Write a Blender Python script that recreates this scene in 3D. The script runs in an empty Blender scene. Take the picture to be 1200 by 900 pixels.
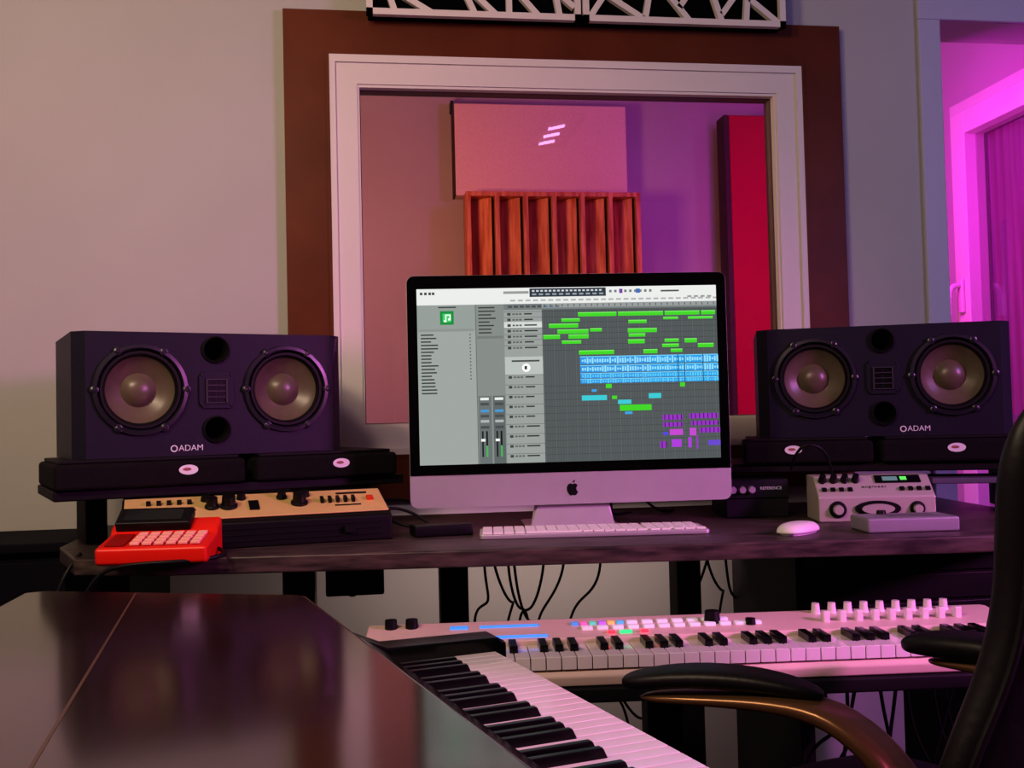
import bpy, bmesh, math, random
from mathutils import Vector, Matrix, Euler
random.seed(4)
sc=bpy.context.scene
sc.view_settings.view_transform='Standard'
try: sc.view_settings.look='Medium High Contrast'
except Exception: sc.view_settings.look='None'
sc.view_settings.exposure=.15

def lin(c):
    return tuple((x/255/12.92 if x/255<=.04045 else ((x/255+.055)/1.055)**2.4) for x in c[:3])+(1,)
MC={}
def mat(name,col,rough=.5,metal=0,noise=0,scale=8,bump=0,coat=0,emit=0,spec=.3,stretch=None,col2=None):
    if name in MC: return MC[name]
    m=bpy.data.materials.new(name); m.use_nodes=True
    nt=m.node_tree; b=nt.nodes['Principled BSDF']
    c=lin(col); b.inputs['Base Color'].default_value=c
    b.inputs['Roughness'].default_value=rough; b.inputs['Metallic'].default_value=metal
    b.inputs['Coat Weight'].default_value=coat; b.inputs['Coat Roughness'].default_value=.12
    b.inputs['Specular IOR Level'].default_value=spec
    if emit:
        b.inputs['Emission Color'].default_value=c; b.inputs['Emission Strength'].default_value=emit
    if noise or bump:
        tc=nt.nodes.new('ShaderNodeTexCoord'); mp=nt.nodes.new('ShaderNodeMapping')
        if stretch: mp.inputs['Scale'].default_value=stretch
        n=nt.nodes.new('ShaderNodeTexNoise'); n.inputs['Scale'].default_value=scale; n.inputs['Detail'].default_value=6
        nt.links.new(tc.outputs['Object'],mp.inputs[0]); nt.links.new(mp.outputs[0],n.inputs['Vector'])
        if noise:
            r=nt.nodes.new('ShaderNodeValToRGB')
            c2=lin(col2) if col2 else tuple(x*(1-noise) for x in c[:3])+(1,)
            r.color_ramp.elements[0].color=c2; r.color_ramp.elements[1].color=c
            r.color_ramp.elements[0].position=.35; r.color_ramp.elements[1].position=.65
            nt.links.new(n.outputs['Fac'],r.inputs[0]); nt.links.new(r.outputs[0],b.inputs['Base Color'])
        if bump:
            bm_=nt.nodes.new('ShaderNodeBump'); bm_.inputs['Strength'].default_value=bump; bm_.inputs['Distance'].default_value=.002
            nt.links.new(n.outputs['Fac'],bm_.inputs['Height']); nt.links.new(bm_.outputs[0],b.inputs['Normal'])
    MC[name]=m; return m

def group(name,loc=(0,0,0),rz=0):
    e=bpy.data.objects.new(name,None); sc.collection.objects.link(e)
    e.location=loc; e.rotation_euler=(0,0,math.radians(rz)); e.empty_display_size=.05
    return e
def mk(name,verts,faces,m,parent=None,loc=(0,0,0),rot=(0,0,0),bevel=0,seg=2,smooth=False,mi=None):
    me=bpy.data.meshes.new(name); me.from_pydata([tuple(v) for v in verts],[],faces); 
    ms=m if isinstance(m,list) else [m]
    for x in ms: me.materials.append(x)
    bm=bmesh.new(); bm.from_mesh(me)
    if mi is None: bmesh.ops.recalc_face_normals(bm,faces=bm.faces)
    bm.to_mesh(me); bm.free()
    if mi:
        for p,i in zip(me.polygons,mi): p.material_index=i
    if smooth:
        for p in me.polygons: p.use_smooth=True
    o=bpy.data.objects.new(name,me); sc.collection.objects.link(o)
    o.location=loc; o.rotation_euler=[math.radians(a) for a in rot]
    if parent: o.parent=parent
    if bevel:
        b=o.modifiers.new('b','BEVEL'); b.width=bevel; b.segments=seg; b.limit_method='ANGLE'; b.angle_limit=math.radians(35)
        for p in me.polygons: p.use_smooth=True
        w=o.modifiers.new('w','WEIGHTED_NORMAL'); w.keep_sharp=False
    return o
BF=[(0,1,2,3),(7,6,5,4),(0,4,5,1),(1,5,6,2),(2,6,7,3),(3,7,4,0)]
def bv(x0,x1,y0,y1,z0,z1):
    return [(x0,y0,z0),(x1,y0,z0),(x1,y1,z0),(x0,y1,z0),(x0,y0,z1),(x1,y0,z1),(x1,y1,z1),(x0,y1,z1)]
def box(name,x0,x1,y0,y1,z0,z1,m,parent=None,bevel=0,loc=(0,0,0),rot=(0,0,0),seg=2):
    return mk(name,bv(x0,x1,y0,y1,z0,z1),BF,m,parent,loc,rot,bevel,seg)
def boxes(name,lst,m,parent=None,bevel=0,mi=None,loc=(0,0,0),rot=(0,0,0)):
    V=[];Fs=[];M=[]
    for k,b in enumerate(lst):
        n=len(V); V+=bv(*b[:6]); Fs+=[tuple(i+n for i in f) for f in BF]
        if len(b)>6: M+=[b[6]]*6
    me=mk(name,V,Fs,m,parent,loc,rot,bevel)
    if M:
        for p,i in zip(me.data.polygons,M): p.material_index=i
    return me
def prism(name,pts,z0,z1,m,parent=None,bevel=0,loc=(0,0,0),rot=(0,0,0),axis='z',seg=2):
    n=len(pts)
    if axis=='z': V=[(a,b,z0) for a,b in pts]+[(a,b,z1) for a,b in pts]
    elif axis=='x': V=[(z0,a,b) for a,b in pts]+[(z1,a,b) for a,b in pts]
    else: V=[(a,z0,b) for a,b in pts]+[(a,z1,b) for a,b in pts]
    Fs=[tuple(range(n)),tuple(range(2*n-1,n-1,-1))]+[(i,(i+1)%n,n+(i+1)%n,n+i) for i in range(n)]
    return mk(name,V,Fs,m,parent,loc,rot,bevel,seg)
def lathe(name,prof,m,parent=None,loc=(0,0,0),rot=(0,0,0),axis='y',n=40,mi=None,smooth=True):
    V=[];Fs=[];M=[]
    for r,h in prof:
        for i in range(n):
            a=2*math.pi*i/n
            V.append((r*math.cos(a),h,r*math.sin(a)) if axis=='y' else (r*math.cos(a),r*math.sin(a),h))
    for j in range(len(prof)-1):
        for i in range(n):
            Fs.append((j*n+i,j*n+(i+1)%n,(j+1)*n+(i+1)%n,(j+1)*n+i)); M.append(mi[j] if mi else 0)
    me=bpy.data.meshes.new(name); me.from_pydata(V,[],Fs)
    for x in (m if isinstance(m,list) else [m]): me.materials.append(x)
    for p,i in zip(me.polygons,M): p.material_index=i; p.use_smooth=smooth
    o=bpy.data.objects.new(name,me); sc.collection.objects.link(o)
    bm=bmesh.new(); bm.from_mesh(me); bmesh.ops.remove_doubles(bm,verts=bm.verts,dist=1e-6)
    bmesh.ops.recalc_face_normals(bm,faces=bm.faces); bm.to_mesh(me); bm.free()
    if smooth:
        for p in me.polygons: p.use_smooth=True
        try: me.set_sharp_from_angle(angle=math.radians(45))
        except Exception: pass
    o.location=loc; o.rotation_euler=[math.radians(a) for a in rot]
    if parent:o.parent=parent
    return o
def tube(name,pts,r,m,parent=None,radii=None,res=6):
    cu=bpy.data.curves.new(name,'CURVE'); cu.dimensions='3D'; cu.bevel_depth=r; cu.bevel_resolution=3; cu.use_fill_caps=True
    s=cu.splines.new('NURBS'); s.points.add(len(pts)-1)
    for i,p in enumerate(pts):
        s.points[i].co=(*p,1)
        if radii: s.points[i].radius=radii[i]
    s.order_u=min(4,len(pts)); s.use_endpoint_u=True; s.resolution_u=res
    cu.materials.append(m)
    o=bpy.data.objects.new(name,cu); sc.collection.objects.link(o)
    if parent:o.parent=parent
    return o
def text(name,s,size,m,parent,loc,rot=(90,0,0),ext=.0006):
    c=bpy.data.curves.new(name,'FONT'); c.body=s; c.size=size; c.extrude=ext; c.align_x='CENTER'; c.align_y='CENTER'
    c.materials.append(m); o=bpy.data.objects.new(name,c); sc.collection.objects.link(o)
    o.location=loc; o.rotation_euler=[math.radians(a) for a in rot]; o.parent=parent; return o
def boolcut(o,cutters):
    for c in cutters:
        md=o.modifiers.new('c','BOOLEAN'); md.object=c; md.operation='DIFFERENCE'; md.solver='EXACT'
    bpy.context.view_layer.update()
    dg=bpy.context.evaluated_depsgraph_get()
    me=bpy.data.meshes.new_from_object(o.evaluated_get(dg))
    o.modifiers.clear(); o.data=me
    for c in cutters: bpy.data.objects.remove(c,do_unlink=True)

# ---------------- materials
M_wall=mat('wall_paint',(186,184,180),.8,noise=.04,scale=3,bump=.12,spec=.15)
M_wall2=mat('wall_paint_live',(184,172,172),.85,noise=.05,scale=3,spec=.15)
M_ceil=mat('ceiling_paint',(170,166,166),.85,noise=.03,scale=3,spec=.15)
M_floor=mat('floor_wood',(80,58,44),.45,noise=.3,scale=4,stretch=(1,8,1))
M_woodf=mat('window_wood',(106,54,32),.45,noise=.25,scale=5,stretch=(1,1,1),bump=.1,spec=.15)
M_white=mat('pvc_white',(222,214,206),.45,noise=.02,scale=4,spec=.25)
M_trimw=mat('trim_paint',(190,188,205),.5,noise=.02,scale=4,spec=.2)
M_black=mat('black_plastic',(12,11,13),.45,noise=.1,scale=40,spec=.3)
M_core=mat('panel_core_black',(8,9,12),.9,noise=.1,scale=40,spec=.05)
M_blackg=mat('black_gloss',(5,5,6),.12,coat=.5,noise=.05,scale=10)
M_rubber=mat('rubber_black',(12,11,13),.7,noise=.1,scale=60,spec=.2)
M_foam=mat('pad_foam',(24,21,23),.9,noise=.25,scale=120,bump=.5,spec=.15)
M_navy=mat('speaker_cabinet',(26,24,40),.5,noise=.12,scale=90,bump=.15,spec=.3)
M_cone=mat('speaker_cone',(98,88,72),.36,noise=.12,scale=50,spec=.5)
M_surr=mat('speaker_surround',(16,14,16),.55,noise=.1,scale=40,spec=.3)
M_rim=mat('speaker_flange',(34,31,42),.34,noise=.1,scale=40,spec=.6)
M_alu=mat('aluminium',(205,198,205),.4,metal=.6,noise=.03,scale=30)
M_whitep=mat('white_plastic',(228,222,220),.4,noise=.02,scale=20)
M_desk=mat('desk_wood',(84,70,66),.42,noise=.45,scale=6,stretch=(2,14,14),bump=.2,col2=(42,35,35),spec=.4)
M_darkwood=mat('dark_panel',(22,19,22),.6,noise=.2,scale=12,spec=.2)
M_gold=mat('gold_faceplate',(232,200,132),.34,metal=.3,noise=.06,scale=30)
M_red=mat('red_plastic',(212,36,22),.35,noise=.04,scale=20)
M_pink=mat('pink_keys',(240,170,150),.4,noise=.03,scale=30)
M_lcd=mat('lcd_glass',(26,30,30),.15,noise=.05,scale=10)
M_silver=mat('silver_panel',(196,190,180),.38,metal=.4,noise=.03,scale=30)
M_cream=mat('keyboard_body',(216,190,180),.42,noise=.03,scale=20)
M_keyw=mat('piano_key_white',(235,220,226),.12,noise=.02,scale=20,coat=.4)
M_keyb=mat('piano_key_black',(10,8,10),.28,noise=.05,scale=20,coat=.2)
M_lid=mat('piano_lacquer',(48,26,14),.14,noise=.45,scale=2.5,coat=.8,spec=.5)
M_piano=mat('piano_body',(12,9,9),.3,noise=.1,scale=5,coat=.2)
M_seam=mat('lid_seam',(90,68,56),.3,noise=.1,scale=20)
M_leather=mat('chair_leather',(18,14,18),.45,noise=.15,scale=70,bump=.35,spec=.4)
M_bronze=mat('chair_arm_bronze',(128,96,68),.28,metal=.6,noise=.1,scale=20)
M_cable=mat('cable_rubber',(8,8,10),.5,noise=.1,scale=50)
M_lw=mat('label_white',(215,213,218),.5,noise=.02,scale=40)
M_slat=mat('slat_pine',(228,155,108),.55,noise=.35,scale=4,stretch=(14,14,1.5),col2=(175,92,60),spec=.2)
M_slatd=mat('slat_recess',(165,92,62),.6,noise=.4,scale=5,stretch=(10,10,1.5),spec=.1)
M_fab=mat('panel_fabric',(236,200,188),.9,noise=.12,scale=140,bump=.4,spec=.1)
M_fabred=mat('panel_fabric_red',(175,24,60),.9,noise=.12,scale=140,bump=.4,spec=.1)
M_fabside=mat('panel_edge',(70,45,50),.8,noise=.1,scale=40)

def glassmat():
    m=bpy.data.materials.new('window_glass'); m.use_nodes=True; nt=m.node_tree; nt.nodes.clear()
    o=nt.nodes.new('ShaderNodeOutputMaterial'); mx=nt.nodes.new('ShaderNodeMixShader')
    t=nt.nodes.new('ShaderNodeBsdfTransparent'); t.inputs[0].default_value=(.95,.93,.93,1)
    g=nt.nodes.new('ShaderNodeBsdfGlossy'); g.inputs['Roughness'].default_value=.01
    f=nt.nodes.new('ShaderNodeLayerWeight'); f.inputs[0].default_value=.5
    pw=nt.nodes.new('ShaderNodeMath'); pw.operation='POWER'; pw.inputs[1].default_value=4
    ad=nt.nodes.new('ShaderNodeMath'); ad.operation='ADD'; ad.inputs[1].default_value=.09; ad.use_clamp=True
    nt.links.new(f.outputs['Facing'],pw.inputs[0]); nt.links.new(pw.outputs[0],ad.inputs[0])
    nt.links.new(ad.outputs[0],mx.inputs[0]); nt.links.new(t.outputs[0],mx.inputs[1]); nt.links.new(g.outputs[0],mx.inputs[2])
    nt.links.new(mx.outputs[0],o.inputs[0]); return m
M_glass=glassmat()

# ---------------- room shell
YW=2.6; TH=.15; HC=2.55
XL,XR,YF=-1.9,2.75,-1.7
wx0,wx1,wz0,wz1=-.085,1.185,.975,1.99
dx0,dx1,dz=1.587,2.5,2.129
boxes('wall_back',[(XL,wx0,YW,YW+TH,0,HC),(wx0,wx1,YW,YW+TH,0,wz0),(wx0,wx1,YW,YW+TH,wz1,HC),
      (wx1,dx0,YW,YW+TH,0,HC),(dx0,dx1,YW,YW+TH,dz,HC),(dx1,XR,YW,YW+TH,0,HC)],M_wall)
box('wall_left',XL-.1,XL,YF,4.3,0,HC,M_wall)
box('wall_right',XR,XR+.1,YF,YW+TH,0,HC,M_wall)
box('wall_front',XL,XR,YF-.1,YF,0,HC,M_wall)
box('floor',XL-.1,XR+.1,YF-.1,4.4,-.08,0,M_floor)
box('ceiling',XL-.1,XR+.1,YF-.1,4.4,HC,HC+.08,M_ceil)
box('wall_live_room_far',XL,XR,4.2,4.3,0,HC,M_wall2)
boxes('wall_live_room_side',[(2.19,2.31,3.5,4.2,0,HC),(2.19,2.31,2.75,3.5,2.175,HC)],M_wall2)
boxes('trim_1',[(1.523,1.587,YW-.015,YW,0,2.129),(1.523,2.56,YW-.015,YW,2.129,2.195),(2.5,2.56,YW-.015,YW,0,2.129)],M_trimw,bevel=.003)
boxes('baseboard_back',[(XL,1.52,YW-.012,YW,0,.08)],M_trimw)

def frame(name,x0,x1,z0,z1,w,y0,y1,m,parent,bevel=.003):
    V=[];
    o=[(x0,z0),(x1,z0),(x1,z1),(x0,z1)]; i=[(x0+w,z0+w),(x1-w,z0+w),(x1-w,z1-w),(x0+w,z1-w)]
    for y in (y0,y1):
        V+=[(a,y,b) for a,b in o]+[(a,y,b) for a,b in i]
    F_=[]
    for k in range(4):
        j=(k+1)%4
        F_+=[(k,j,4+j,4+k),(8+k,8+4+k,8+4+j,8+j),(k,8+k,8+j,j),(4+k,4+j,12+j,12+k)]
    return mk(name,V,F_,m,parent,bevel=0)
win=group('window_1',(0,0,0))
frame('wood_casing',-.185,1.288,.862,2.097,.108,YW-.022,YW,M_woodf,win)
frame('wood_bead',-.081,1.184,.968,1.993,.008,YW-.025,YW-.018,M_woodf,win)
frame('outer_frame',-.078,1.180,.972,1.986,.020,YW-.024,YW+.07,M_white,win)
frame('sash',-.060,1.162,.990,1.968,.056,YW-.017,YW+.06,M_white,win)
frame('glazing_bead',-.006,1.106,1.046,1.912,.007,YW-.012,YW+.05,M_white,win)
frame('gasket',.0,1.100,1.052,1.907,.003,YW+.010,YW+.05,mat('gasket',(90,75,75),.5),win)
box('glass',.002,1.098,YW+.012,YW+.016,1.054,1.905,M_glass,win)

# ---- lattice acoustic panel on wall above window
lat=group('lattice_acoustic_panel',(0,0,0))
def bar(p,q,w,y0,y1):
    p=Vector(p);q=Vector(q);d=(q-p).normalized();n=Vector((-d.y,d.x))*w/2
    c=[p-n,q-n,q+n,p+n]
    return [(v.x,y0,v.y) for v in c]+[(v.x,y1,v.y) for v in c]
def lattice(x0,x1,z0,z1,segs,nm):
    box(nm+'_core',x0+.004,x1-.004,2.538,2.574,z0+.004,z1-.004,M_core,lat)
    box(nm+'_spacer',x0+.02,x1-.02,2.574,2.599,z0+.06,z1-.02,M_core,lat)
    V=[];Fs=[]
    def add(b):
        n=len(V); V.extend(b); Fs.extend([tuple(i+n for i in f) for f in BF])
    e=.008
    for a,b in [((x0,z0+e),(x1,z0+e)),((x0,z1-e),(x1,z1-e)),((x0+e,z0),(x0+e,z1)),((x1-e,z0),(x1-e,z1))]: add(bar(a,b,.016,2.522,2.539))
    for a,b in segs: add(bar((x0+a[0]*(x1-x0),z0+a[1]*(z1-z0)),(x0+b[0]*(x1-x0),z0+b[1]*(z1-z0)),.015,2.523,2.538))
    mk(nm+'_lattice',V,Fs,M_white,lat)
sg1=[((.13,.03),(.05,.5)),((.05,.3),(.30,.03)),((.18,.17),(.26,.6)),((.36,.6),(.5,.03)),((.42,.34),(.60,.03)),((.26,.6),(.42,.34)),((.66,.03),(.66,.6)),((.66,.32),(.80,.03)),((.66,.6),(.97,.12)),((.88,.25),(.9,.03)),((.05,.6),(.97,.97)),((.05,.97),(.36,.6))]
sg2=[((.03,.03),(.2,.5)),((.11,.25),(.3,.03)),((.3,.03),(.36,.6)),((.2,.5),(.36,.4)),((.36,.4),(.52,.03)),((.47,.15),(.6,.5)),((.6,.5),(.68,.03)),((.68,.1),(.82,.45)),((.82,.45),(.8,.03)),((.82,.25),(.97,.03)),((.6,.5),(.97,.6)),((.2,.5),(.6,.97)),((.6,.97),(.97,.5))]
lattice(.022,.564,2.068,2.36,sg1,'left'); lattice(.570,1.113,2.068,2.36,sg2,'right')

# ---------------- live room contents
p=group('acoustic_panel',(.382,4.12,1.970))
box('fabric',0,.72,0,.08,0,.380,M_fab,p,.006); box('side_edge',-.006,0,.004,.08,0,.380,M_fabside,p)
box('hanger',-.012,.0,.02,.078,.355,.395,M_black,p)
s=group('wood_diffuser',(.413,4.02,0))
W=.712;Z0=1.39;H=1.965
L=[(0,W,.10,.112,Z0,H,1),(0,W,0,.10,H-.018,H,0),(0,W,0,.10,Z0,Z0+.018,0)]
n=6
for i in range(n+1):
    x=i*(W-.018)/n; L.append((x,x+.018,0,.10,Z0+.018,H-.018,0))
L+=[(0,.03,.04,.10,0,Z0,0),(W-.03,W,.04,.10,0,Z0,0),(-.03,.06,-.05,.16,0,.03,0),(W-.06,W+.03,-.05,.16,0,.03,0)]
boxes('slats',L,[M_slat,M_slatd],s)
for i in range(n):
    x=i*(W-.018)/n+.018
    mk('fin_%d'%i,[(x,.099,Z0+.018),(x+.085,.02,Z0+.018),(x+.085,.026,Z0+.018),(x,.1,Z0+.018),(x,.099,H-.02),(x+.085,.02,H-.02),(x+.085,.026,H-.02),(x,.1,H-.02)],BF,M_slat,s)
rp=group('red_acoustic_panel',(1.477,3.98,1.02))
box('fabric',.02,.62,0,.09,0,1.26,M_fabred,rp,.008); box('side_edge',0,.02,.004,.095,0,1.26,M_fabside,rp)
L=[(.18+i*.055,.205+i*.055,-.03,0,.1,.83) for i in range(8)]
boxes('ribs',L,M_fabred,rp,.004)
box('stand_foot',.1,.52,-.06,.16,-1.02,-.99,M_black,rp); boxes('stand_posts',[(.12,.15,.02,.06,-.99,0),(.47,.5,.02,.06,-.99,0)],M_black,rp)

bd=group('door_1',(2.19,3.5,0))
def yframe(name,y0,y1,z0,z1,w,x0,x1,m,parent):
    return boxes(name,[(x0,x1,y0,y0+w,z0,z1),(x0,x1,y1-w,y1,z0,z1),(x0,x1,y0+w,y1-w,z1-w,z1),(x0,x1,y0+w,y1-w,z0,z0+w)],m,parent,.004)
yframe('door_frame',-.75,0,0,2.175,.05,-.02,.10,M_white,bd)
yframe('door_sash',-.70,-.05,.05,2.125,.085,-.05,.03,M_white,bd)
box('pane',-.005,.0,-.615,-.135,.135,2.04,M_glass,bd)
box('night_panel',.05,.07,-.70,-.05,.05,2.12,mat('blind_fabric',(165,130,170),.8,noise=.35,scale=3,stretch=(1,14,.5)),bd)
box('handle_plate',-.062,-.05,-.108,-.078,1.40,1.52,M_white,bd,.003)
tube('handle_lever',[(-.055,-.093,1.50),(-.10,-.093,1.50),(-.105,-.093,1.49),(-.105,-.093,1.39)],.010,M_white,bd)

sb=group('shadow_standin_cabinet',(-1.55,2.30,0))  # added cabinet, its dark body stands in for shade on the lower wall
M_shadow=mat('shadow_standin_navy',(22,19,32),.7,noise=.15,scale=8,spec=.1)
boxes('carcass',[(0,.92,.012,.295,.05,.80),(.02,.90,.03,.28,0,.05)],M_shadow,sb,.003)
boxes('doors',[(.004,.456,-.006,.012,.06,.78),(.464,.916,-.006,.012,.06,.78)],M_shadow,sb,.003)
box('top',-.005,.925,-.01,.298,.80,.82,M_shadow,sb,.003)
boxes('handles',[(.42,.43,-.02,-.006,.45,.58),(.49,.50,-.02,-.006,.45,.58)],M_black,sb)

# ---------------- desk
dk=group('studio_desk',(0,0,0))
top=[(-.35,1.815),(1.10,1.655),(1.36,1.86),(1.42,2.40),(-.60,2.48),(-.58,2.06),(-.50,1.86)]
prism('desk_top',top,.806,.836,M_desk,dk,.004)
def plat(nm,pts): prism(nm,pts,.928,.947,M_darkwood,dk,.003)
def loc2(c,a,x,y):
    a=math.radians(a); return (c[0]+x*math.cos(a)-y*math.sin(a),c[1]+x*math.sin(a)+y*math.cos(a))
SL=((-.290,2.084),21.5); SR=((1.11,2.077),-20)
plat('platform_a',[loc2(*SL,-.30,-.03),loc2(*SL,.385,-.03),loc2(*SL,.385,.27),loc2(*SL,-.30,.27)])
plat('platform_b',[loc2(*SR,-.385,-.03),loc2(*SR,.33,-.03),loc2(*SR,.33,.27),loc2(*SR,-.385,.27)])
for nm,S,xs in (('support_a',SL,(-.21,.34)),('support_b',SR,(-.34,.28))):
    for k,x in enumerate(xs):
        prism('%s_%d'%(nm,k),[loc2(*S,x-.02,.10),loc2(*S,x+.02,.10),loc2(*S,x+.02,.24),loc2(*S,x-.02,.24)],.836,.928,M_darkwood,dk,.002)
boxes('desk_legs',[(.14,.195,2.02,2.08,0,.806),(.62,.67,2.02,2.08,0,.806),(-.50,-.44,2.0,2.4,0,.806),(1.28,1.34,1.95,2.35,0,.806)],M_darkwood,dk,.003)
boxes('cross_beam',[(.195,.62,2.03,2.07,.10,.16)],M_darkwood,dk)
rk=group('rack_cabinet',(.83,1.92,0))
boxes('rack_box',[(0,.44,0,.36,.56,.80),(0,.03,0,.36,0,.56),(.41,.44,0,.36,0,.56)],M_darkwood,rk,.003)
boxes('rack_faces',[(.015,.425,-.006,0,.57+.055*i,.62+.055*i) for i in range(4)],M_black,rk,.002)
ud=group('headphone_amplifier',(-.06,1.98,0))
box('box',-.02,.09,0,.10,.73,.806,M_black,ud,.004); lathe('knob',[(0,-.022),(.013,-.022),(.014,0),(0,0)],M_black,ud,(.03,0,.745),n=24)
box('adapter',-.10,-.04,0,.08,.70,.806,M_black,ud,.004)

# ---------------- speakers
def speaker(name,c,rz,lx):
    g=group(name,(c[0],c[1],1.002),rz)
    w=.2625
    body=prism('cabinet',[(-w,.28),(-w,.022),(-w+.022,0),(w-.022,0),(w,.022),(w,.28)],0,.24,M_navy,g)
    cut=[]
    bpy.context.view_layer.update()
    def cutter(x,z,r,d):
        o=lathe('c',[(0,-.05),(r,-.05),(r,d),(0,d)],M_navy,g,(x,0,z),n=40); cut.append(o)
    for x in (-.142,.142): cutter(x,.129,.077,.06)
    cutter(0,.207,.0235,.08); cutter(0,.050,.0235,.08)
    bpy.context.view_layer.update()
    boolcut(body,cut)
    b=body.modifiers.new('b','BEVEL'); b.width=.004; b.segments=2; b.limit_method='ANGLE'; b.angle_limit=math.radians(40)
    for k,x in enumerate((-.142,.142)):
        lathe('woofer_%d'%k,[(.0,.010),(.012,.0115),(.022,.016),(.030,.024),(.033,.027),(.050,.017),(.064,.007),(.0655,.004),(.069,-.003),(.074,-.003),(.0775,.004),(.078,-.004),(.080,-.007),(.087,-.006),(.0885,0)],
              [M_cone,M_surr,M_rim],g,(x,0,.129),n=56,mi=[0,0,0,0,0,0,1,1,1,1,1,2,2,2])
        for a in range(6):
            t=math.radians(60*a)
            lathe('lug_%d_%d'%(k,a),[(0,-.0085),(.003,-.0085),(.004,-.007),(.008,-.006),(.009,0)],M_rim,g,(x+.084*math.cos(t),0,.129+.084*math.sin(t)),n=12)
    for k,z in enumerate((.207,.050)):
        lathe('port_%d'%k,[(.027,0),(.027,-.004),(.0245,-.005),(.021,0),(.019,.02),(.018,.07),(0,.07)],M_rubber,g,(0,0,z),n=36)
    prism('tweeter_plate',[(-.034,-.026),(-.026,-.037),(.026,-.037),(.034,-.026),(.034,.026),(.026,.037),(-.026,.037),(-.034,.026)],-.004,.0,M_navy,g,.001,loc=(0,0,.128),axis='y')
    boxes('tweeter_slots',[(-.018,-.002,-.0052,-.004,.128+z,.128+z+.009) for z in (-.024,-.0125,-.001,.0105)]+[(.002,.018,-.0052,-.004,.128+z,.128+z+.009) for z in (-.024,-.0125,-.001,.0105)],mat('ribbon_black',(3,3,4),.4),g)
    boxes('tweeter_ribs',[(-.020,.020,-.0075,-.004,.1015+i*.0115,.1035+i*.0115) for i in range(5)]+[(-.021,-.018,-.0075,-.004,.1015,.15),(.018,.021,-.0075,-.004,.1015,.15)],mat('rib_grey',(62,60,66),.4),g)
    for x,z in ((-.028,-.03),(.028,-.03),(-.028,.03),(.028,.03)):
        lathe('screw',[(0,-.006),(.002,-.006),(.0025,-.004)],M_rim,g,(x,0,.128+z),n=10)
    text('brand_lettering','ADAM',.0165,M_lw,g,(lx+.008,-.0008,.015),ext=.0004)
    lathe('brand_ring',[(.0045,-.0012),(.0068,-.0012)],M_lw,g,(lx-.024,0,.015),n=20)
    return g
speaker('studio_monitor_speaker',*SL,-.058)
speaker('studio_monitor_speaker.001',*SR,.062)
def pad(nm,S,x0,x1,lx):
    g=group(nm,(S[0][0],S[0][1],.947),S[1])
    box('foam',x0,x1,-.045,.25,.0,.048,M_foam,g,.008,seg=3)
    box('steel_plate',x0+.01,x1-.01,-.03,.24,.048,.055,M_darkwood,g,.002)
    n=28
    V=[(lx+.018*math.cos(2*math.pi*i/n),-.0462,.030+.0095*math.sin(2*math.pi*i/n)) for i in range(n)]
    mk('badge',V,[tuple(range(n))],M_lw,g)
    V=[(lx-.003+.008*math.cos(2*math.pi*i/n),-.0468,.031+.003*math.sin(2*math.pi*i/n)) for i in range(n)]
    mk('badge_print',V,[tuple(range(n))],mat('badge_red',(150,90,90),.5),g)
pad('speaker_isolation_pad',SL,-.300,.045,-.065)
pad('speaker_isolation_pad.001',SL,.065,.365,.24)
pad('speaker_isolation_pad.002',SR,-.30,-.03,-.195)
pad('speaker_isolation_pad.003',SR,-.015,.26,.135)

# ---------------- computer
mc=group('desktop_computer',(.410,2.026,.836),-4.2)
SW=.325
def rrect(x0,x1,z0,z1,r,n=6):
    P=[]
    for k,(cx,cz,a0) in enumerate(((x1-r,z1-r,0),(x0+r,z1-r,90),(x0+r,z0+r,180),(x1-r,z0+r,270))):
        for i in range(n+1):
            a=math.radians(a0+90*i/n); P.append((cx+r*math.cos(a),cz+r*math.sin(a)))
    return P
prism('aluminium_shell',rrect(-SW,SW,.049,.513,.016),.0,.006,M_alu,mc,axis='y')
prism('back_shell',rrect(-SW+.01,SW-.01,.06,.503,.03),.006,.03,M_alu,mc,axis='y',bevel=.008)
bl=[(a,b) for a,b in rrect(-SW+.001,SW-.001,.08,.5125,.015) if b>.13]
bl=bl+[(-SW+.001,.1135),(SW-.001,.1135)]
prism('black_bezel',bl,-.0015,.0,M_blackg,mc,axis='y')
mk('stand_neck',[(-.068,.010,.06),(.068,.010,.06),(.068,.03,.06),(-.068,.03,.06),(-.072,.045,.006),(.072,.045,.006),(.072,.055,.006),(-.072,.055,.006)],BF,M_alu,mc,bevel=.002)
prism('stand_foot',rrect(-.095,.095,.0,.16,.012),0,.006,M_alu,mc,.002)
mk('stand_front',[(-.068,.012,.052),(.068,.012,.052),(.068,.02,.09),(-.068,.02,.09),(-.085,.004,.006),(.085,.004,.006),(.085,.014,.006),(-.085,.014,.006)],[(0,1,5,4),(0,3,2,1),(4,5,6,7),(1,2,6,5),(0,4,7,3),(3,7,6,2)],M_alu,mc)
ap=[(0,.0085),(-.004,.0105),(-.0085,.0085),(-.0112,.003),(-.0108,-.004),(-.0075,-.0105),(-.004,-.013),(0,-.0118),(.004,-.013),(.0072,-.011),(.0102,-.0062),(.0075,-.003),(.0068,.0005),(.0078,.004),(.0098,.0062),(.0072,.0092),(.0038,.0102)]
mk('logo_fruit',[(a*1.05,-.0008,.0795+b*1.05) for a,b in ap],[tuple(range(len(ap)))],M_black,mc)
lf=[(0,.011),(.0008,.0145),(.0045,.0175),(.0042,.0135)]
mk('logo_leaf',[(a*1.05,-.0008,.0795+b*1.05) for a,b in lf],[(0,1,2,3)],M_black,mc)
sx0,sx1,sz0,sz1=-.3045,.3045,.134,.486
EM={}
SM=[];SV=[];SF=[];SI=[]
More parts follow.
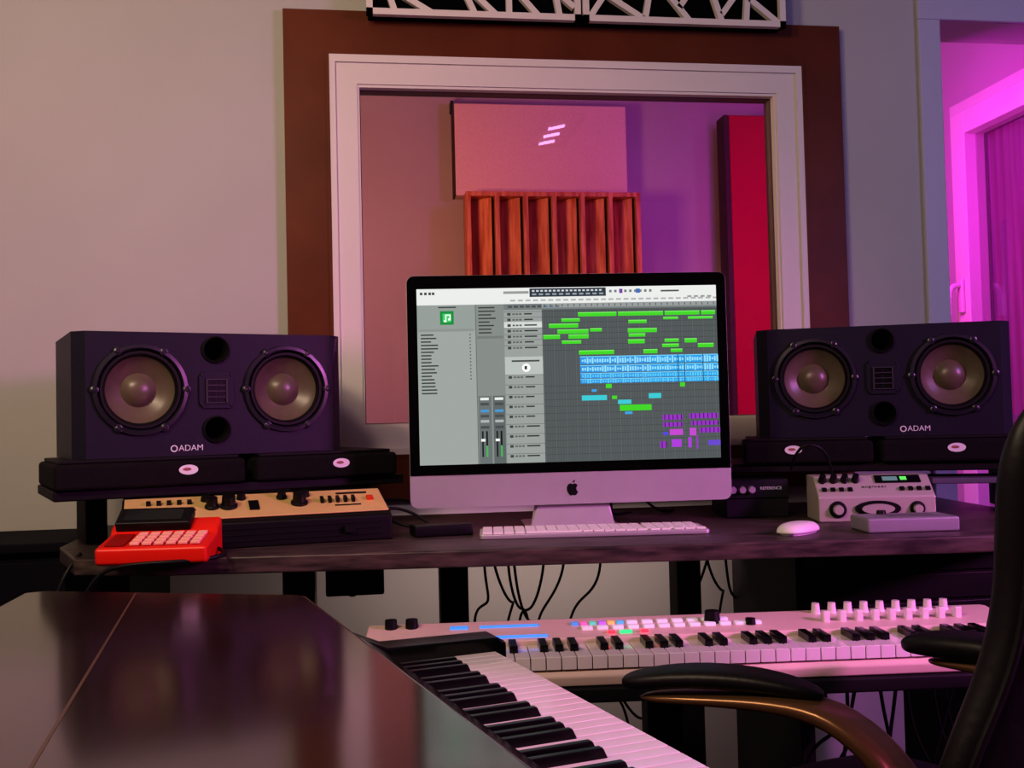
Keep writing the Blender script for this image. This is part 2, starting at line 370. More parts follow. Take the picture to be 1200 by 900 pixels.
def ecol(c):
    k=tuple(c)
    if k not in EM:
        m=bpy.data.materials.new('screen_%d_%d_%d'%k); m.use_nodes=True; nt=m.node_tree; nt.nodes.clear()
        o=nt.nodes.new('ShaderNodeOutputMaterial'); e=nt.nodes.new('ShaderNodeEmission'); e.inputs[0].default_value=lin(c); e.inputs[1].default_value=.88
        nt.links.new(e.outputs[0],o.inputs[0]); EM[k]=len(SM); SM.append(m)
    return EM[k]
def Q(x0,y0,x1,y1,c,l=0):
    f=lambda x,y:(sx0+(x-490)/357*(sx1-sx0),-.0018-.00012*l,sz1-(y-336)/205*(sz1-sz0))
    x0=max(490,x0);x1=min(847,x1);y0=max(336,y0);y1=min(541,y1)
    n=len(SV); SV.extend([f(x0,y1),f(x1,y1),f(x1,y0),f(x0,y0)]); SF.append((n,n+1,n+2,n+3)); SI.append(ecol(c))
Wt=(222,224,222);Lg=(156,162,158);Dg=(88,93,94);Tx=(70,72,74);Cy=(70,195,205);Bl=(70,160,220);Pu=(150,60,190)
Q(490,336,847,541,Dg,0)
Q(490,336,847,355,Wt,1)
for i,x in enumerate((494,499,504,508)): Q(x,340,x+3,343,Tx,2)
Q(592,340,622,343,(150,152,152),2)
Q(623,337,714,347,(60,66,74),2)
for x in range(626,710,5): Q(x,339,x+3,341,(200,205,210),3); 
for x in range(626,710,8): Q(x,343,x+5,345,(150,160,170),3)
for x in range(718,770,6): Q(x,340,x+3,343,(120,124,126),2)
Q(730,339,734,344,(120,60,160),2); Q(750,339,755,344,(70,110,190),2)
Q(780,341,802,343,(90,92,94),2)
for x in range(812,844,8): Q(x,348,x+5,350,(150,150,150),2)
for x in range(600,845,9): Q(x,350,x+6,352,(170,172,172),2)
Q(490,355,558,541,Lg,1)
Q(490,355,558,386,(148,155,151),2)
Q(517,362,533,378,(40,140,70),3); Q(520,365,530,375,(70,200,110),4); Q(523,366,524.5,374,(235,240,235),5); Q(528,366,529.5,372,(235,240,235),5); Q(523,366,529.5,367.5,(235,240,235),5); Q(521.5,372.5,524.5,375,(235,240,235),5); Q(526.5,370.5,529.5,373,(235,240,235),5)
Q(515,357,536,358.5,Tx,3)
Q(492,383,556,386,(140,145,142),3)
for i in range(18):
    y=389+i*4.0; Q(494,y,494+random.choice((12,15,18,20,16)),y+1.5,(60,62,64),3)
for i in range(14): Q(551,389+i*4,552.5,390.5+i*4,(90,95,92),3)
Q(558,355,592,541,(134,140,137),1)
Q(558.5,355,559,541,(90,92,92),2)
for i in range(8): Q(562,358+i*4.2,575+random.random()*8,359.6+i*4.2,(70,72,72),3)
Q(560,392,591,395,(120,124,122),2)
Q(560,462,575,541,(110,116,116),2); Q(577,462,591,541,(100,106,106),2)
for x in (562,579):
    for k,c in ((464,(220,225,220)),(470,(80,84,84)),(478,(80,150,200)),(484,(80,84,84)),(490,(170,175,172)),(497,(80,84,84))): Q(x,k,x+10,k+3,c,3)
    Q(x+1,503,x+3,533,(40,44,44),3); Q(x+6,503,x+8,533,(30,34,30),3); Q(x,512,x+5,515,(230,230,228),4); Q(x+6,520,x+8,533,(70,180,90),4)
Q(592,355,637,541,(152,157,154),1)
Q(592,355,847,362,(120,126,126),2)
for x in range(597,660,7): Q(x,357,x+5,359.5,(80,84,86),3)
Q(640,358,652,360,(70,160,200),3)
for y in [364+i*6.6 for i in range(7)]+[438+i*11.5 for i in range(9)]:
    Q(592,y,637,y+.5,(100,104,104),2); Q(596,y+1.5,600,y+4.5,(70,74,74),3)
    for k in range(3): Q(602+k*4,y+2,605+k*4,y+4,(100,104,104),3)
    Q(616,y+2,624+random.random()*8,y+3.6,(60,62,62),3)
Q(592,376,637,383,(205,208,204),2)
Q(592,417,637,438,(180,186,182),2)
cc=[]
for i in range(16):
    a=2*math.pi*i/16; cc.append((617+5*math.cos(a),430+5*math.sin(a)))
n=len(SV); SV.extend([(sx0+(x-490)/357*(sx1-sx0),-.0022,sz1-(y-336)/205*(sz1-sz0)) for x,y in cc][::-1]); SF.append(tuple(range(n,n+16))); SI.append(ecol((238,240,238)))
Q(615,428,618,432,(60,60,60),5); Q(600,421,633,423,(80,84,84),3)
for i in range(66): 
    x=638+i*3.2; Q(x,362,x+.35,541,(98,103,104) if i%4 else (112,117,118),1)
for y in [364+i*6.6 for i in range(8)]+[452+i*8 for i in range(11)]: Q(637,y,847,y+.4,(66,70,72),1)
Q(637,355,847,360,(150,154,154),3)
for x in range(640,846,7): Q(x,356,x+1,359,(90,92,92),4)
G1=(75,205,50)
for (a,b,c,d) in [(680,366,726,371),(728,366,782,371),(784,366,826,371),(828,366,845,371),(660,373,682,377),(740,376,762,380),(782,373,800,376),(812,373,842,376),(645,379,680,384),(694,385,708,389),(739,386,774,391),(655,386,692,391),(638,392,658,397),(668,392,692,397),(740,392,760,396),(660,399,683,403),(739,399,759,404),(783,399,800,403),(807,399,822,404),(823,405,842,410),(680,411,722,416),(757,411,774,416),(790,411,804,415),(780,405,800,409)]:
    Q(a,b,c,d,G1,5); Q(a,b,c,b+1.2,(120,225,100),6)
for y0,y1 in ((418,427.5),(428.5,437),(437.8,444),(444.6,450)):
    Q(681,y0,762,y1,(60,145,215) ,5); Q(763,y0,847,y1,(50,155,220),5)
    Q(681,y0,847,y0+1.1,(120,200,235),6)
    for x in range(683,846,3):
        h=random.uniform(.12,.42)*(y1-y0); m_=(y0+y1)/2+.5; Q(x,m_-h,x+2,m_+h,(150,215,245) if y0<437 else (100,195,235),6)
for x in (798,806,828): Q(x,418,x+.8,450,(40,60,90),7)
for (a,b,c,d,col) in [(800,451,806,456,G1),(711,451,718,456,G1),(694,457,700,460,Bl),(682,464,712,470,Cy),(762,463,777,469,Cy),(718,465,724,469,G1),(725,470,741,475,Cy),(727,476,765,483,G1),(733,484,742,487,Bl),
   (778,489,802,495,Pu),(810,488,845,494,Pu),(778,498,802,503,Pu),(812,497,845,502,Pu),(786,506,802,513,(190,80,200)),(810,505,818,514,(190,80,200)),(822,505,847,511,Pu),(778,509,784,513,(90,80,210)),(774,520,782,528,Pu),(788,518,800,527,(170,70,210)),(808,516,812,528,(170,70,210)),(818,514,820,530,Pu),(832,520,847,526,(110,80,200))]:
    Q(a,b,c,d,col,5)
    if col==Pu:
        for x in range(int(a)+2,int(c),5): Q(x,b,x+1,d,(60,30,70),6)
me=bpy.data.meshes.new('screen'); me.from_pydata(SV,[],SF)
for m in SM: me.materials.append(m)
for p_,i in zip(me.polygons,SI): p_.material_index=i
o=bpy.data.objects.new('screen',me); sc.collection.objects.link(o); o.parent=mc

# ---------------- keyboard / mouse
kb=group('computer_keyboard',(.205,1.895,.836),-7)
prism('base',rrect(0,.43,0,.115,.008),.0,.009,M_alu,kb,.002)
L=[]
for r in range(6):
    y=.006+r*.0178; pw=.418/20.5
    x=.006; k=0
    while x<.42:
        w=pw*(1.0 if not(r==0 and k==4) else 5.2)
        if x+w>.426: break
        L.append((x,x+w-.0022,y,y+.0155,.009,.0125)); x+=w; k+=1
        if abs(x-.31)<pw*.5 or abs(x-.365)<pw*.4: x+=.004
boxes('keys',L,M_whitep,kb,.0008)
ms=group('computer_mouse',(.785,1.80,.836),-50)
V=[];Fs=[];n=24;mrows=8
for j in range(mrows+1):
    t=j/mrows; r=math.cos(t*math.pi/2)**.5 if t<1 else 0; z=.004+.017*math.sin(t*math.pi/2)
    for i in range(n):
        a=2*math.pi*i/n; ca,sa=math.cos(a),math.sin(a)
        f=lambda v:math.copysign(abs(v)**.8,v)
        V.append((.029*r*f(ca),.056*r*f(sa),z))
for j in range(mrows):
    for i in range(n): Fs.append((j*n+i,j*n+(i+1)%n,(j+1)*n+(i+1)%n,(j+1)*n+i))
Fs.append(tuple(range(n-1,-1,-1)))
mk('shell',V,Fs,M_whitep,ms,smooth=True)
prism('base',[(.026*math.cos(i*math.pi/12),.051*math.sin(i*math.pi/12)) for i in range(24)],0,.004,M_alu,ms)

hb=group('usb_hub',(.115,2.0,.836),8)
box('case',-.03,.085,-.03,.03,0,.022,M_black,hb,.004); boxes('ports',[(-.02+i*.025,-.006+i*.025,-.0315,-.03,.006,.013) for i in range(4)],M_rubber,hb)
tube('lead',[(.0,.03,.012),(-.06,.04,.02),(-.10,.10,.05),(-.06,.16,.07),(.02,.18,.05)],.003,M_cable,hb)
tube('lead_b',[(.02,.03,.012),(-.02,.06,.05),(-.09,.06,.06),(-.12,.02,.03),(-.14,.06,.004)],.003,M_cable,hb)

# ---------------- gold preamp
ga=group('rack_preamplifier',(-.19,1.925,.836),11)
w=.242
prism('chassis',[(0,0),(0,.046),(.010,.052),(.115,.088),(.20,.088),(.20,0)],-w,w,M_black,ga,.003,axis='x')
ang=math.degrees(math.atan2(.036,.105))
fp=group('faceplate_mount',(0,.010,.0525)); fp.parent=ga; fp.rotation_euler=(math.radians(ang),0,0)
box('gold_face',-w+.004,w-.004,.002,.108,0,.003,M_gold,fp,.001)
for x,r,hh in ((-.085,.013,.02),(-.055,.016,.022),(.075,.016,.022),(.045,.010,.016)):
    lathe('knob',[(0,hh),(r*.75,hh),(r*.8,.006),(r,.004),(r,.0)],M_black,fp,(x,.05 if r>.012 else .08,.003),axis='z',n=24)
for x in (-.095,-.03,.09):
    lathe('knob_s',[(0,.012),(.007,.012),(.009,0)],M_black,fp,(x,.085,.003),axis='z',n=20)
boxes('switches',[(-.20+i*.018,-.192+i*.018,.07,.078,.003,.010) for i in range(5)]+[(-.21,-.20,.03,.045,.003,.008),(-.018,.0,.03,.07,.003,.0055),(.14,.19,.03,.033,.003,.0045)]+[(.115+i*.015,.121+i*.015,.045,.06,.003,.012) for i in range(5)]+[(.15,.21,.085,.090,.003,.005)],M_black,fp)
boxes('indicator',[(.205,.217,.05,.062,.003,.009)],mat('lamp_red',(200,60,30),.4),fp)
text('script','Gold Mike',.020,M_black,fp,(-.155,.045,.0035),rot=(0,0,0),ext=.0003)
boxes('front_grooves',[(-w+.02,w-.02,-.002,0,.012+i*.011,.014+i*.011) for i in range(3)],M_rubber,ga)
boxes('front_knobs',[(.15,.17,-.01,0,.018,.03)],M_rubber,ga)

# ---------------- red box with keypad
rd=group('red_card_terminal',(-.345,1.800,.836),-4)
prism('body',[(-.060,0),(-.063,.028),(.018,.042),(.03,.054),(.062,.066),(.064,0)],-.090,.090,M_red,rd,.006,axis='x')
a2=math.degrees(math.atan2(.014,.081))
f2=group('keypad_mount',(0,-.063,.029)); f2.parent=rd; f2.rotation_euler=(math.radians(a2),0,0)
boxes('keypad',[(-.036+i*.0195,-.021+i*.0195,.010+j*.0175,.023+j*.0175,0,.005) for i in range(6) for j in range(4)],M_pink,f2,.001)
box('keypad_side',-.076,-.045,.01,.075,0,.002,mat('red_dark',(140,22,18),.4),f2)
f3=group('display_mount',(0,.016,.056)); f3.parent=rd; f3.rotation_euler=(math.radians(30),0,0)
box('display_housing',-.08,.045,0,.046,-.012,.006,M_black,f3,.003); box('display',-.068,.030,.008,.038,.006,.007,M_lcd,f3)
tube('lead',[(.08,.03,.015),(.12,.0,.008),(.10,-.04,.004),(.03,-.073,.004),(-.06,-.070,.003),(-.10,-.055,-.02),(-.14,-.05,-.12)],.0035,M_cable,rd)

# ---------------- right side gear
r1=group('effects_rack_unit',(.845,2.09,.836),-8)
box('case',-.09,.045,0,.15,0,.082,M_black,r1,.003)
boxes('panel',[(-.088,.043,-.004,0,.042,.080),(-.088,.043,-.004,0,.002,.039)],mat('rack_dark_panel',(36,33,40),.4,noise=.1,scale=30),r1,.001)
for i in range(3): lathe('knob',[(0,-.016),(.007,-.016),(.008,-.004)],M_alu,r1,(-.075+i*.02,0,.06),n=18)
text('label','REFERENCE',.009,M_lw,r1,(.007,-.0045,.062))
ai=group('monitor_controller',(1.01,1.930,.836),-12)
prism('case',[(0,0),(0,.050),(.045,.090),(.11,.090),(.11,0)],-.115,.115,M_silver,ai,.003,axis='x')
f4=group('panel_mount',(0,0,.051)); f4.parent=ai; f4.rotation_euler=(math.radians(41.6),0,0)
box('display_strip',.005,.095,.036,.056,0,.002,M_blackg,f4); 
mk('display',[(.02,.04,.0025),(.05,.04,.0025),(.05,.052,.0025),(.02,.052,.0025)],[(0,1,2,3)],mat('display_glow',(90,130,120),.3,emit=.4),f4)
mk('display_green',[(.055,.041,.003),(.068,.041,.003),(.068,.051,.003),(.055,.051,.003)],[(0,1,2,3)],mat('display_green',(90,220,90),.3,emit=.6),f4)
for x in (-.10,-.078,-.056,-.034): lathe('knob',[(0,.016),(.006,.016),(.008,0)],M_black,f4,(x,.044,0),axis='z',n=18)
boxes('buttons',[(-.105+i*.017,-.096+i*.017,.014,.022,0,.004) for i in range(4)]+[(.048+i*.017,.057+i*.017,.014,.022,0,.004) for i in range(4)],M_black,f4)
text('label','e n g i n e e r',.009,M_black,f4,(-.0,.026,.0006),rot=(0,0,0),ext=.0002)
for x,r in ((-.078,.017),(.078,.015)):
    lathe('dial',[(0,-.012),(r*.55,-.012),(r*.6,-.003),(r,-.002),(r,0)],[M_silver,M_black],ai,(x,0,.025),mi=[0,0,1,1],n=30)
prism('jog_wheel',[(.045*math.cos(i*math.pi/16),.016*math.sin(i*math.pi/16)) for i in range(32)],-.004,0,M_black,ai,loc=(0,0,.026),axis='y')
prism('jog_wheel_cap',[(.032*math.cos(i*math.pi/16),.010*math.sin(i*math.pi/16)) for i in range(32)],-.009,-.004,M_silver,ai,loc=(0,0,.026),axis='y')
gb=group('external_hard_drive',(.985,1.785,.836),-6)
box('case',-.085,.085,-.045,.045,0,.027,mat('drive_grey',(150,145,155),.4,metal=.3,noise=.03,scale=20),gb,.004)
box('label',-.035,.055,-.03,.025,.027,.0275,mat('drive_label',(110,105,112),.5),gb)
lathe('button',[(0,.034),(.008,.034),(.009,.027)],M_black,gb,(-.03,.03,0),axis='z',n=18)
p3=group('laptop_stand',(1.265,1.97,.836),-20)
boxes('stand',[(-.10,.09,-.01,.14,.066,.078),(-.10,-.092,0.03,.14,0,.066),(.082,.09,0.03,.14,0,.066)],mat('stand_grey',(110,100,125),.4,metal=.4,noise=.03,scale=20),p3,.002)
tube('audio_cable',[(.87,2.02,.94),(.86,1.97,.99),(.90,1.96,1.0),(.93,1.97,.97),(.94,1.98,.93)],.003,M_cable)

# ---------------- MIDI keyboard on tray
mk_=group('midi_keyboard',(0,1.80,.634),-5)
Wd=1.085
YK=-.125; YE=-.215
prism('body',[(0,.012),(0,.074),(-.02,.076),(YK+.004,.066),(YK,.040),(YE+.004,.036),(YE-.004,.028),(YE-.002,.012)],0,Wd,M_cream,mk_,.003,axis='x')
boxes('end_cheeks',[(0,.022,YE-.004,YK+.004,.012,.062),(Wd-.03,Wd,YE-.004,YK+.004,.012,.062)],M_cream,mk_,.005)
kx0=.026; nW=43; kw=(Wd-.03-.004-kx0)/nW
boxes('white_keys',[(kx0+i*kw,kx0+(i+1)*kw-.0014,YE,YK-.001,.038,.058) for i in range(nW)],M_keyw,mk_,.001)
bk=[]
for i in range(nW-1):
    if i%7 in (0,1,3,4,5): bk.append((kx0+(i+1)*kw-.007,kx0+(i+1)*kw+.006,YE+.036,YK-.001,.056,.069))
boxes('black_keys',bk,M_keyb,mk_,.0015)
scr=mat('midi_screen',(60,130,230),.3,emit=.9)
boxes('screen_strip',[(.14,.17,-.055,-.04,.072,.0755),(.19,.29,-.052,-.043,.072,.0755)],scr,mk_)
wl=mat('led_white',(235,225,240),.4,emit=.15)
boxes('buttons',[(.44+i*.026,.458+i*.026,-.055,-.042,.070,.077) for i in range(7)]+[(.36+i*.026,.378+i*.026,-.082,-.068,.068,.075) for i in range(12)],wl,mk_,.001)
for i,c in enumerate(((90,160,240),(240,120,190),(110,220,190),(190,120,240),(240,200,120),(100,190,240))):
    boxes('colour_pad_%d'%i,[(.345+i*.0155,.357+i*.0155,-.056,-.042,.070,.077)],mat('pad_led_%d'%i,c,.4,emit=.25),mk_,.001)
boxes('led_red',[(.40,.412,-.106,-.098,.067,.072),(.455,.467,-.106,-.098,.067,.072)],mat('led_red',(255,50,70),.3,emit=1.5),mk_)
boxes('led_green',[(.42,.44,-.106,-.099,.067,.072)],mat('led_green',(50,220,120),.3,emit=1.0),mk_)
boxes('led_blue',[(.18,.30,-.110,-.104,.0665,.0705)],mat('led_blue',(60,120,240),.3,emit=1.2),mk_)
for i in range(9):
    lathe('rotary_%d'%i,[(0,.018),(.0065,.018),(.0075,.004),(.009,.0)],M_keyw,mk_,(.775+i*.0285,-.030,.074),axis='z',n=20)
    box('fader_%d'%i,.769+i*.0285,.781+i*.0285,-.085,-.072,.068,.088,M_keyw,mk_,.002)
lathe('main_encoder',[(0,.020),(.012,.020),(.014,.0)],M_black,mk_,(.585,-.06,.071),axis='z',n=24)
lathe('small_encoder',[(0,.010),(.008,.010),(.009,.0)],M_black,mk_,(.645,-.08,.070),axis='z',n=24)
for x in (.04,.075): 
    lathe('wheel_%d'%int(x*1000),[(0,.016),(.010,.016),(.011,.0)],M_black,mk_,(x,-.035,.073),axis='z',n=24)
tr=group('keyboard_tray',(0,1.80,0),-5)
boxes('tray',[(-.03,1.13,-.225,.03,.622,.6455)],M_darkwood,tr,.004)
boxes('tray_legs',[(.47,.53,-.06,0,0,.622),(.28,.80,-.22,.2,0,.03)],M_darkwood,tr,.003)

cb=group('cable_bundle',(0,0,0))
def hang(x,y,z0,x1,y1,z1,r=.003,s=.05):
    mx=(x+x1)/2+random.uniform(-s,s)
    tube('cable',[(x,y,z0),(x+random.uniform(-.02,.02),y+.02,z0-.08),(mx,(y+y1)/2,(z0+z1)/2-random.uniform(.0,.12)),(x1+random.uniform(-.03,.03),y1,z1+.1),(x1,y1,z1)],r,M_cable,cb)
for a in [(.26,.30,.62),(.30,.36,.60),(.31,.42,.58),(.38,.33,.60),(.42,.36,.55),(.50,.44,.58),(.25,.24,.60),(.74,.80,.62),(.76,.72,.60),(.78,.88,.60)]:
    hang(a[0],2.2,.80,a[1],2.3,a[2]-.05)
for i in range(9):
    x=.86+i*.035; hang(x,1.86,.60,x+random.uniform(-.06,.12),1.9,.15+random.random()*.2,.0035,.08)
for i in range(3):
    x=.44+i*.06; hang(x,2.12,.60,x+.15,2.3,.30,.003)
tube('cable_left_a',[(-.50,1.90,.84),(-.53,1.84,.80),(-.56,1.86,.70),(-.54,1.95,.5)],.0035,M_cable,cb)
tube('cable_mon_a',[(.49,2.08,.90),(.53,2.12,.86),(.50,2.2,.838),(.60,2.3,.838)],.003,M_cable,cb)
tube('cable_mon_b',[(.56,2.1,.905),(.60,2.16,.87),(.64,2.22,.838),(.70,2.3,.838)],.003,M_cable,cb)

# ---------------- piano foreground
pn=group('digital_piano',(.025,1.365,0),14.5)
lid=[(-.105,.008),(-.118,.022),(-.415,.232),(-.445,.228),(-.475,.10),(-.53,-.4),(-.55,-1.27),(-.105,-1.27)]
prism('lid',lid,.816,.84,M_lid,pn,.006,seg=4)
mk('seam',[(-.3065,.14,.8403),(-.3040,.141,.8403),(-.399,-.571,.8403),(-.402,-.571,.8403),(-.463,-1.1,.8403),(-.459,-1.1,.8403)],[(0,1,2,3),(3,2,5,4)],M_seam,pn)
body=[(-.11,.0),(-.12,.01),(-.41,.21),(-.43,.21),(-.46,.08),(-.52,-.4),(-.535,-1.26),(-.11,-1.26)]
prism('cabinet',body,.62,.818,M_piano,pn,.003)
prism('fallboard',[(-.11,.70),(-.11,.816),(-.102,.818),(-.012,.764),(-.006,.752),(-.006,.70)],-1.235,.0,M_lid,pn,.002,axis='y')
for nm,y0,y1 in (('cheek_a',.001,.052),('cheek_b',-1.27,-1.2255)):
    prism(nm,[(-.12,.62),(-.12,.816),(-.03,.775),(-.0,.762),(.155,.760),(.168,.752),(.168,.62)],y0,y1,M_piano,pn,.004,axis='y')
box('key_bed',-.11,.175,-1.26,.05,.62,.70,M_piano,pn,.003); box('key_slip',.155,.172,-1.226,.0,.70,.728,M_piano,pn,.002)
box('felt',-.012,0,-1.225,0,.70,.748,mat('red_felt',(60,14,18),.9,noise=.1,scale=80),pn)
kw=.0215; N=57
boxes('white_keys',[(.0,.150,-(i+1)*kw+.0005,-i*kw-.0005,.715,.742) for i in range(N)],M_keyw,pn,.001)
V=[];Fs=[]
for i in range(1,N):
    if (i-1)%7 in (1,2,3,5,6):
        y=-i*kw
        n=len(V); b=bv(.0,.084,y-.0065,y+.0065,.735,.742)
        V+= [b[0],b[1],b[2],b[3]]+[(c[0],c[1],.7515) for c in bv(.0,.077,y-.0048,y+.0048,0,0)[:4]]
        Fs+=[tuple(k+n for k in f) for f in BF]
mk('black_keys',V,Fs,M_keyb,pn,bevel=.0015)
boxes('legs',[(-.50,-.44,-1.24,-1.18,0,.62),(.10,.15,-1.24,-1.18,0,.62),(-.40,-.34,-.05,.0,0,.62),(.10,.15,-.05,.0,0,.62)],M_piano,pn,.003)

# ---------------- office chair
ch=group('office_chair',(0,0,0))
wv=Vector((.93,.37,0)); fv=Vector((-.37,.93,0))
bc=Vector((.862,1.115,0))
zs=[(.50,.22,-.01),(.56,.255,.0),(.63,.262,.0),(.70,.240,.0),(.77,.210,.0),(.85,.194,.0),(.93,.198,.0),(1.0,.200,.0),(1.045,.188,0),(1.08,.158,0),(1.10,.09,0)]
V=[];Fs=[];n=20
for z,hw,_ in zs:
    th_=.045*(1 if z<1.0 else max(.35,(1.1-z)/.1))
    lean=-.10*(z-.5)
    for i in range(n):
        a=2*math.pi*i/n
        cx=math.copysign(abs(math.cos(a))**.6,math.cos(a))*hw; cy=math.copysign(abs(math.sin(a))**.8,math.sin(a))*th_+ .05*(cx/.25)**2
        q=bc+wv*cx+fv*(cy+lean); V.append((q.x,q.y,z))
for j in range(len(zs)-1):
    for i in range(n): Fs.append((j*n+i,j*n+(i+1)%n,(j+1)*n+(i+1)%n,(j+1)*n+i))
Fs+=[tuple(range(n-1,-1,-1)),tuple(range((len(zs)-1)*n,len(zs)*n))]
o=mk('backrest',V,Fs,M_leather,ch,smooth=True); o.modifiers.new('s','SUBSURF').render_levels=2
tube('backrest_piping',[tuple(bc+wv*(-hw*.985)+fv*(.05*(hw/.25)**2-.10*(z-.5)-.03))[:2]+(z,) for z,hw,_ in zs[:-1]],.005,M_leather,ch)
scn=bc+fv*.26-wv*.05
V=[];Fs=[]
for z,sx in ((.40,.9),(.42,1),(.48,1.0),(.505,.93),(.51,.6)):
    for i in range(n):
        a=2*math.pi*i/n; q=scn+wv*(math.copysign(abs(math.cos(a))**.5,math.cos(a))*.245*sx)+fv*(math.copysign(abs(math.sin(a))**.5,math.sin(a))*.25*sx); V.append((q.x,q.y,z))
for j in range(4):
    for i in range(n): Fs.append((j*n+i,j*n+(i+1)%n,(j+1)*n+(i+1)%n,(j+1)*n+i))
Fs+=[tuple(range(n-1,-1,-1)),tuple(range(4*n,5*n))]
mk('seat',V,Fs,M_leather,ch,smooth=True).modifiers.new('s','SUBSURF').render_levels=2
def sweep(nm,pts,ws,hs,m):
    V=[];Fs=[];n=16
    for k,p_ in enumerate(pts):
        p_=Vector(p_); a=Vector(pts[max(k-1,0)]);b=Vector(pts[min(k+1,len(pts)-1)]); d=(b-a).normalized()
        side=d.cross(Vector((0,0,1))).normalized(); up=side.cross(d)
        for i in range(n):
            t=2*math.pi*i/n; c=math.copysign(abs(math.cos(t))**.7,math.cos(t));s_=math.copysign(abs(math.sin(t))**.7,math.sin(t))
            q=p_+side*c*ws[k]+up*s_*hs[k]; V.append(tuple(q))
    for j in range(len(pts)-1):
        for i in range(n): Fs.append((j*n+i,j*n+(i+1)%n,(j+1)*n+(i+1)%n,(j+1)*n+i))
    Fs+=[tuple(range(n-1,-1,-1)),tuple(range((len(pts)-1)*n,len(pts)*n))]
    o=mk(nm,V,Fs,m,ch,smooth=True); s=o.modifiers.new('s','SUBSURF'); s.levels=1; s.render_levels=2
    return o
dz_=-.014
def dn(pts,d): return [(a,b,c+d) for a,b,c in pts]
sweep('arm_pad_a',dn([(.315,1.275,.738),(.33,1.267,.742),(.39,1.235,.753),(.46,1.195,.753),(.51,1.165,.744),(.53,1.153,.738)],dz_),[.012,.028,.034,.032,.026,.01],[.006,.011,.013,.013,.010,.005],M_leather)
sweep('arm_frame_a',dn([(.33,1.262,.722),(.42,1.215,.728),(.50,1.165,.730),(.545,1.130,.716),(.585,1.09,.670),(.61,1.06,.60),(.625,1.04,.53),(.66,1.05,.45)],dz_),[.018,.026,.034,.040,.040,.034,.028,.02],[.006,.008,.012,.014,.014,.013,.013,.012],M_bronze)
sweep('arm_pad_b',dn([(.785,1.44,.745),(.795,1.43,.748),(.83,1.38,.755),(.88,1.31,.757),(.92,1.25,.75),(.93,1.235,.745)],-.034),[.012,.032,.04,.038,.03,.01],[.006,.015,.020,.018,.012,.005],M_leather)
sweep('arm_frame_b',dn([(.81,1.42,.725),(.86,1.33,.732),(.92,1.25,.72),(.97,1.22,.66),(.99,1.2,.58),(.93,1.24,.45)],-.034),[.022,.026,.030,.028,.026,.02],[.006,.010,.012,.013,.013,.012],M_bronze)
lathe('gas_column',[(0,.40),(.06,.40),(.03,.36),(.028,.12),(0,.12)],M_black,ch,(scn.x,scn.y,0),axis='z',n=24)
for k in range(5):
    a=math.radians(20+72*k); q=(scn.x+.28*math.cos(a),scn.y+.28*math.sin(a))
    sweep('star_leg_%d'%k,[(scn.x,scn.y,.12),((scn.x+q[0])/2,(scn.y+q[1])/2,.11),(q[0],q[1],.075)],[.03,.025,.018],[.02,.016,.012],M_black)
    lathe('caster_%d'%k,[(0,-.02),(.03,-.02),(.031,0),(.03,.02),(0,.02)],M_black,ch,(q[0],q[1],.031),n=20)

# ---------------- ceiling lamp with led tubes
cl=group('ceiling_led_fixture',(.98,.12,HC))
box('housing',-.10,.12,-.30,.22,-.03,0,mat('fixture_grey',(90,85,90),.6,noise=.05,scale=10),cl,.004)
led=mat('led_tube_glow',(225,170,250),.3,emit=7)
V=[];Fs=[]
for i in range(3):
    y=-.20+i*.14; n=len(V)
    q=bv(-.035,.035,0,.022,-.04,-.03)
    V+=[(a,b+y+.9*a,c) for a,b,c in q]; Fs+=[tuple(k+n for k in f) for f in BF]
mk('led_tubes',V,Fs,led,cl)

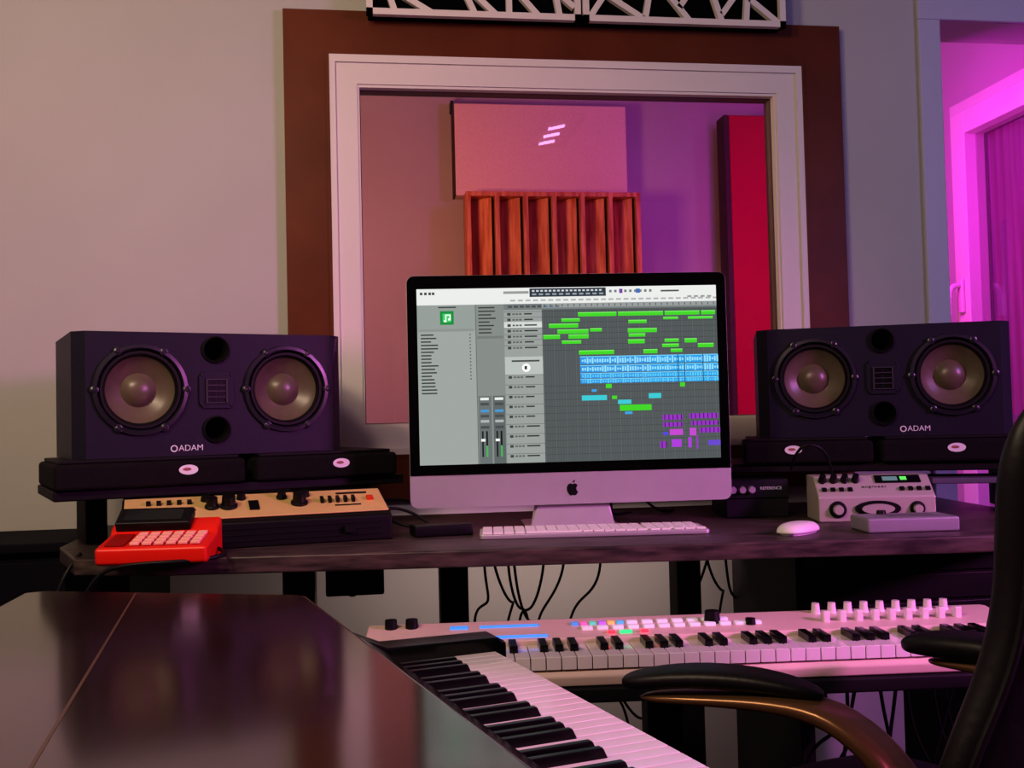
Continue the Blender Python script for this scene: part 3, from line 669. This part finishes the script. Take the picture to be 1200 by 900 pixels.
# ---------------- lights
def area(name,loc,target,size,power,col,sizey=None,spread=None):
    l=bpy.data.lights.new(name,'AREA'); l.energy=power; l.color=col; l.size=size
    if sizey: l.shape='RECTANGLE'; l.size_y=sizey
    if spread: l.spread=math.radians(spread)
    o=bpy.data.objects.new(name,l); sc.collection.objects.link(o); o.location=loc
    o.rotation_euler=(Vector(target)-Vector(loc)).to_track_quat('-Z','Y').to_euler(); return o
area('lamp_warm',(-.9,.6,2.15),(-.45,2.6,1.40),.3,15,(1,.78,.54))
area('lamp_warm_desk',(-.5,.2,2.4),(.2,2.0,.9),.25,9,(1,.74,.54))
area('lamp_purple',(2.35,.7,1.9),(1.1,2.3,1.1),.35,9,(.40,.33,1))
area('lamp_pink',(2.5,.15,1.7),(.45,1.40,.70),.35,11,(1,.22,.85),spread=75)
area('under_desk_fill',(.45,2.25,.79),(.45,2.6,.45),.9,1.5,(1,.76,.70),.05)  # added unseen fill, brightens the wall below the desk
area('lamp_live_magenta',(1.45,2.95,1.9),(2.19,3.3,1.4),.25,8,(.92,.012,.92))
area('lamp_live_purple',(1.30,2.85,2.2),(1.6,4.2,1.7),.3,5.5,(.60,.10,1))
area('lamp_live_orange',(-.3,2.95,1.7),(.5,4.2,1.8),.3,11,(1,.42,.28))
area('lamp_live_red',(1.46,3.1,1.0),(1.7,4.0,1.3),.15,1.2,(1,.10,.22))
area('lamp_live_blue',(1.42,2.95,.7),(2.1,3.5,.7),.15,2,(.35,.12,1))
wd=bpy.data.worlds.new('w'); sc.world=wd; wd.use_nodes=True
wd.node_tree.nodes['Background'].inputs[0].default_value=(.02,.015,.03,1)

# ---------------- camera
th=math.radians(8.2); pt=math.radians(1.91); r=math.radians(1.375)
F=Vector((math.sin(th)*math.cos(pt),math.cos(th)*math.cos(pt),math.sin(pt)))
R=Vector((math.cos(th),-math.sin(th),0)); U=R.cross(F)
R2=R*math.cos(r)-U*math.sin(r); U2=R*math.sin(r)+U*math.cos(r)
cd=bpy.data.cameras.new('camera'); cd.sensor_width=36; cd.lens=36; cd.clip_start=.02
cam=bpy.data.objects.new('camera',cd); sc.collection.objects.link(cam)
Mx=Matrix((( R2.x,U2.x,-F.x,0),(R2.y,U2.y,-F.y,0),(R2.z,U2.z,-F.z,1.06),(0,0,0,1)))
cam.matrix_world=Mx
sc.camera=cam
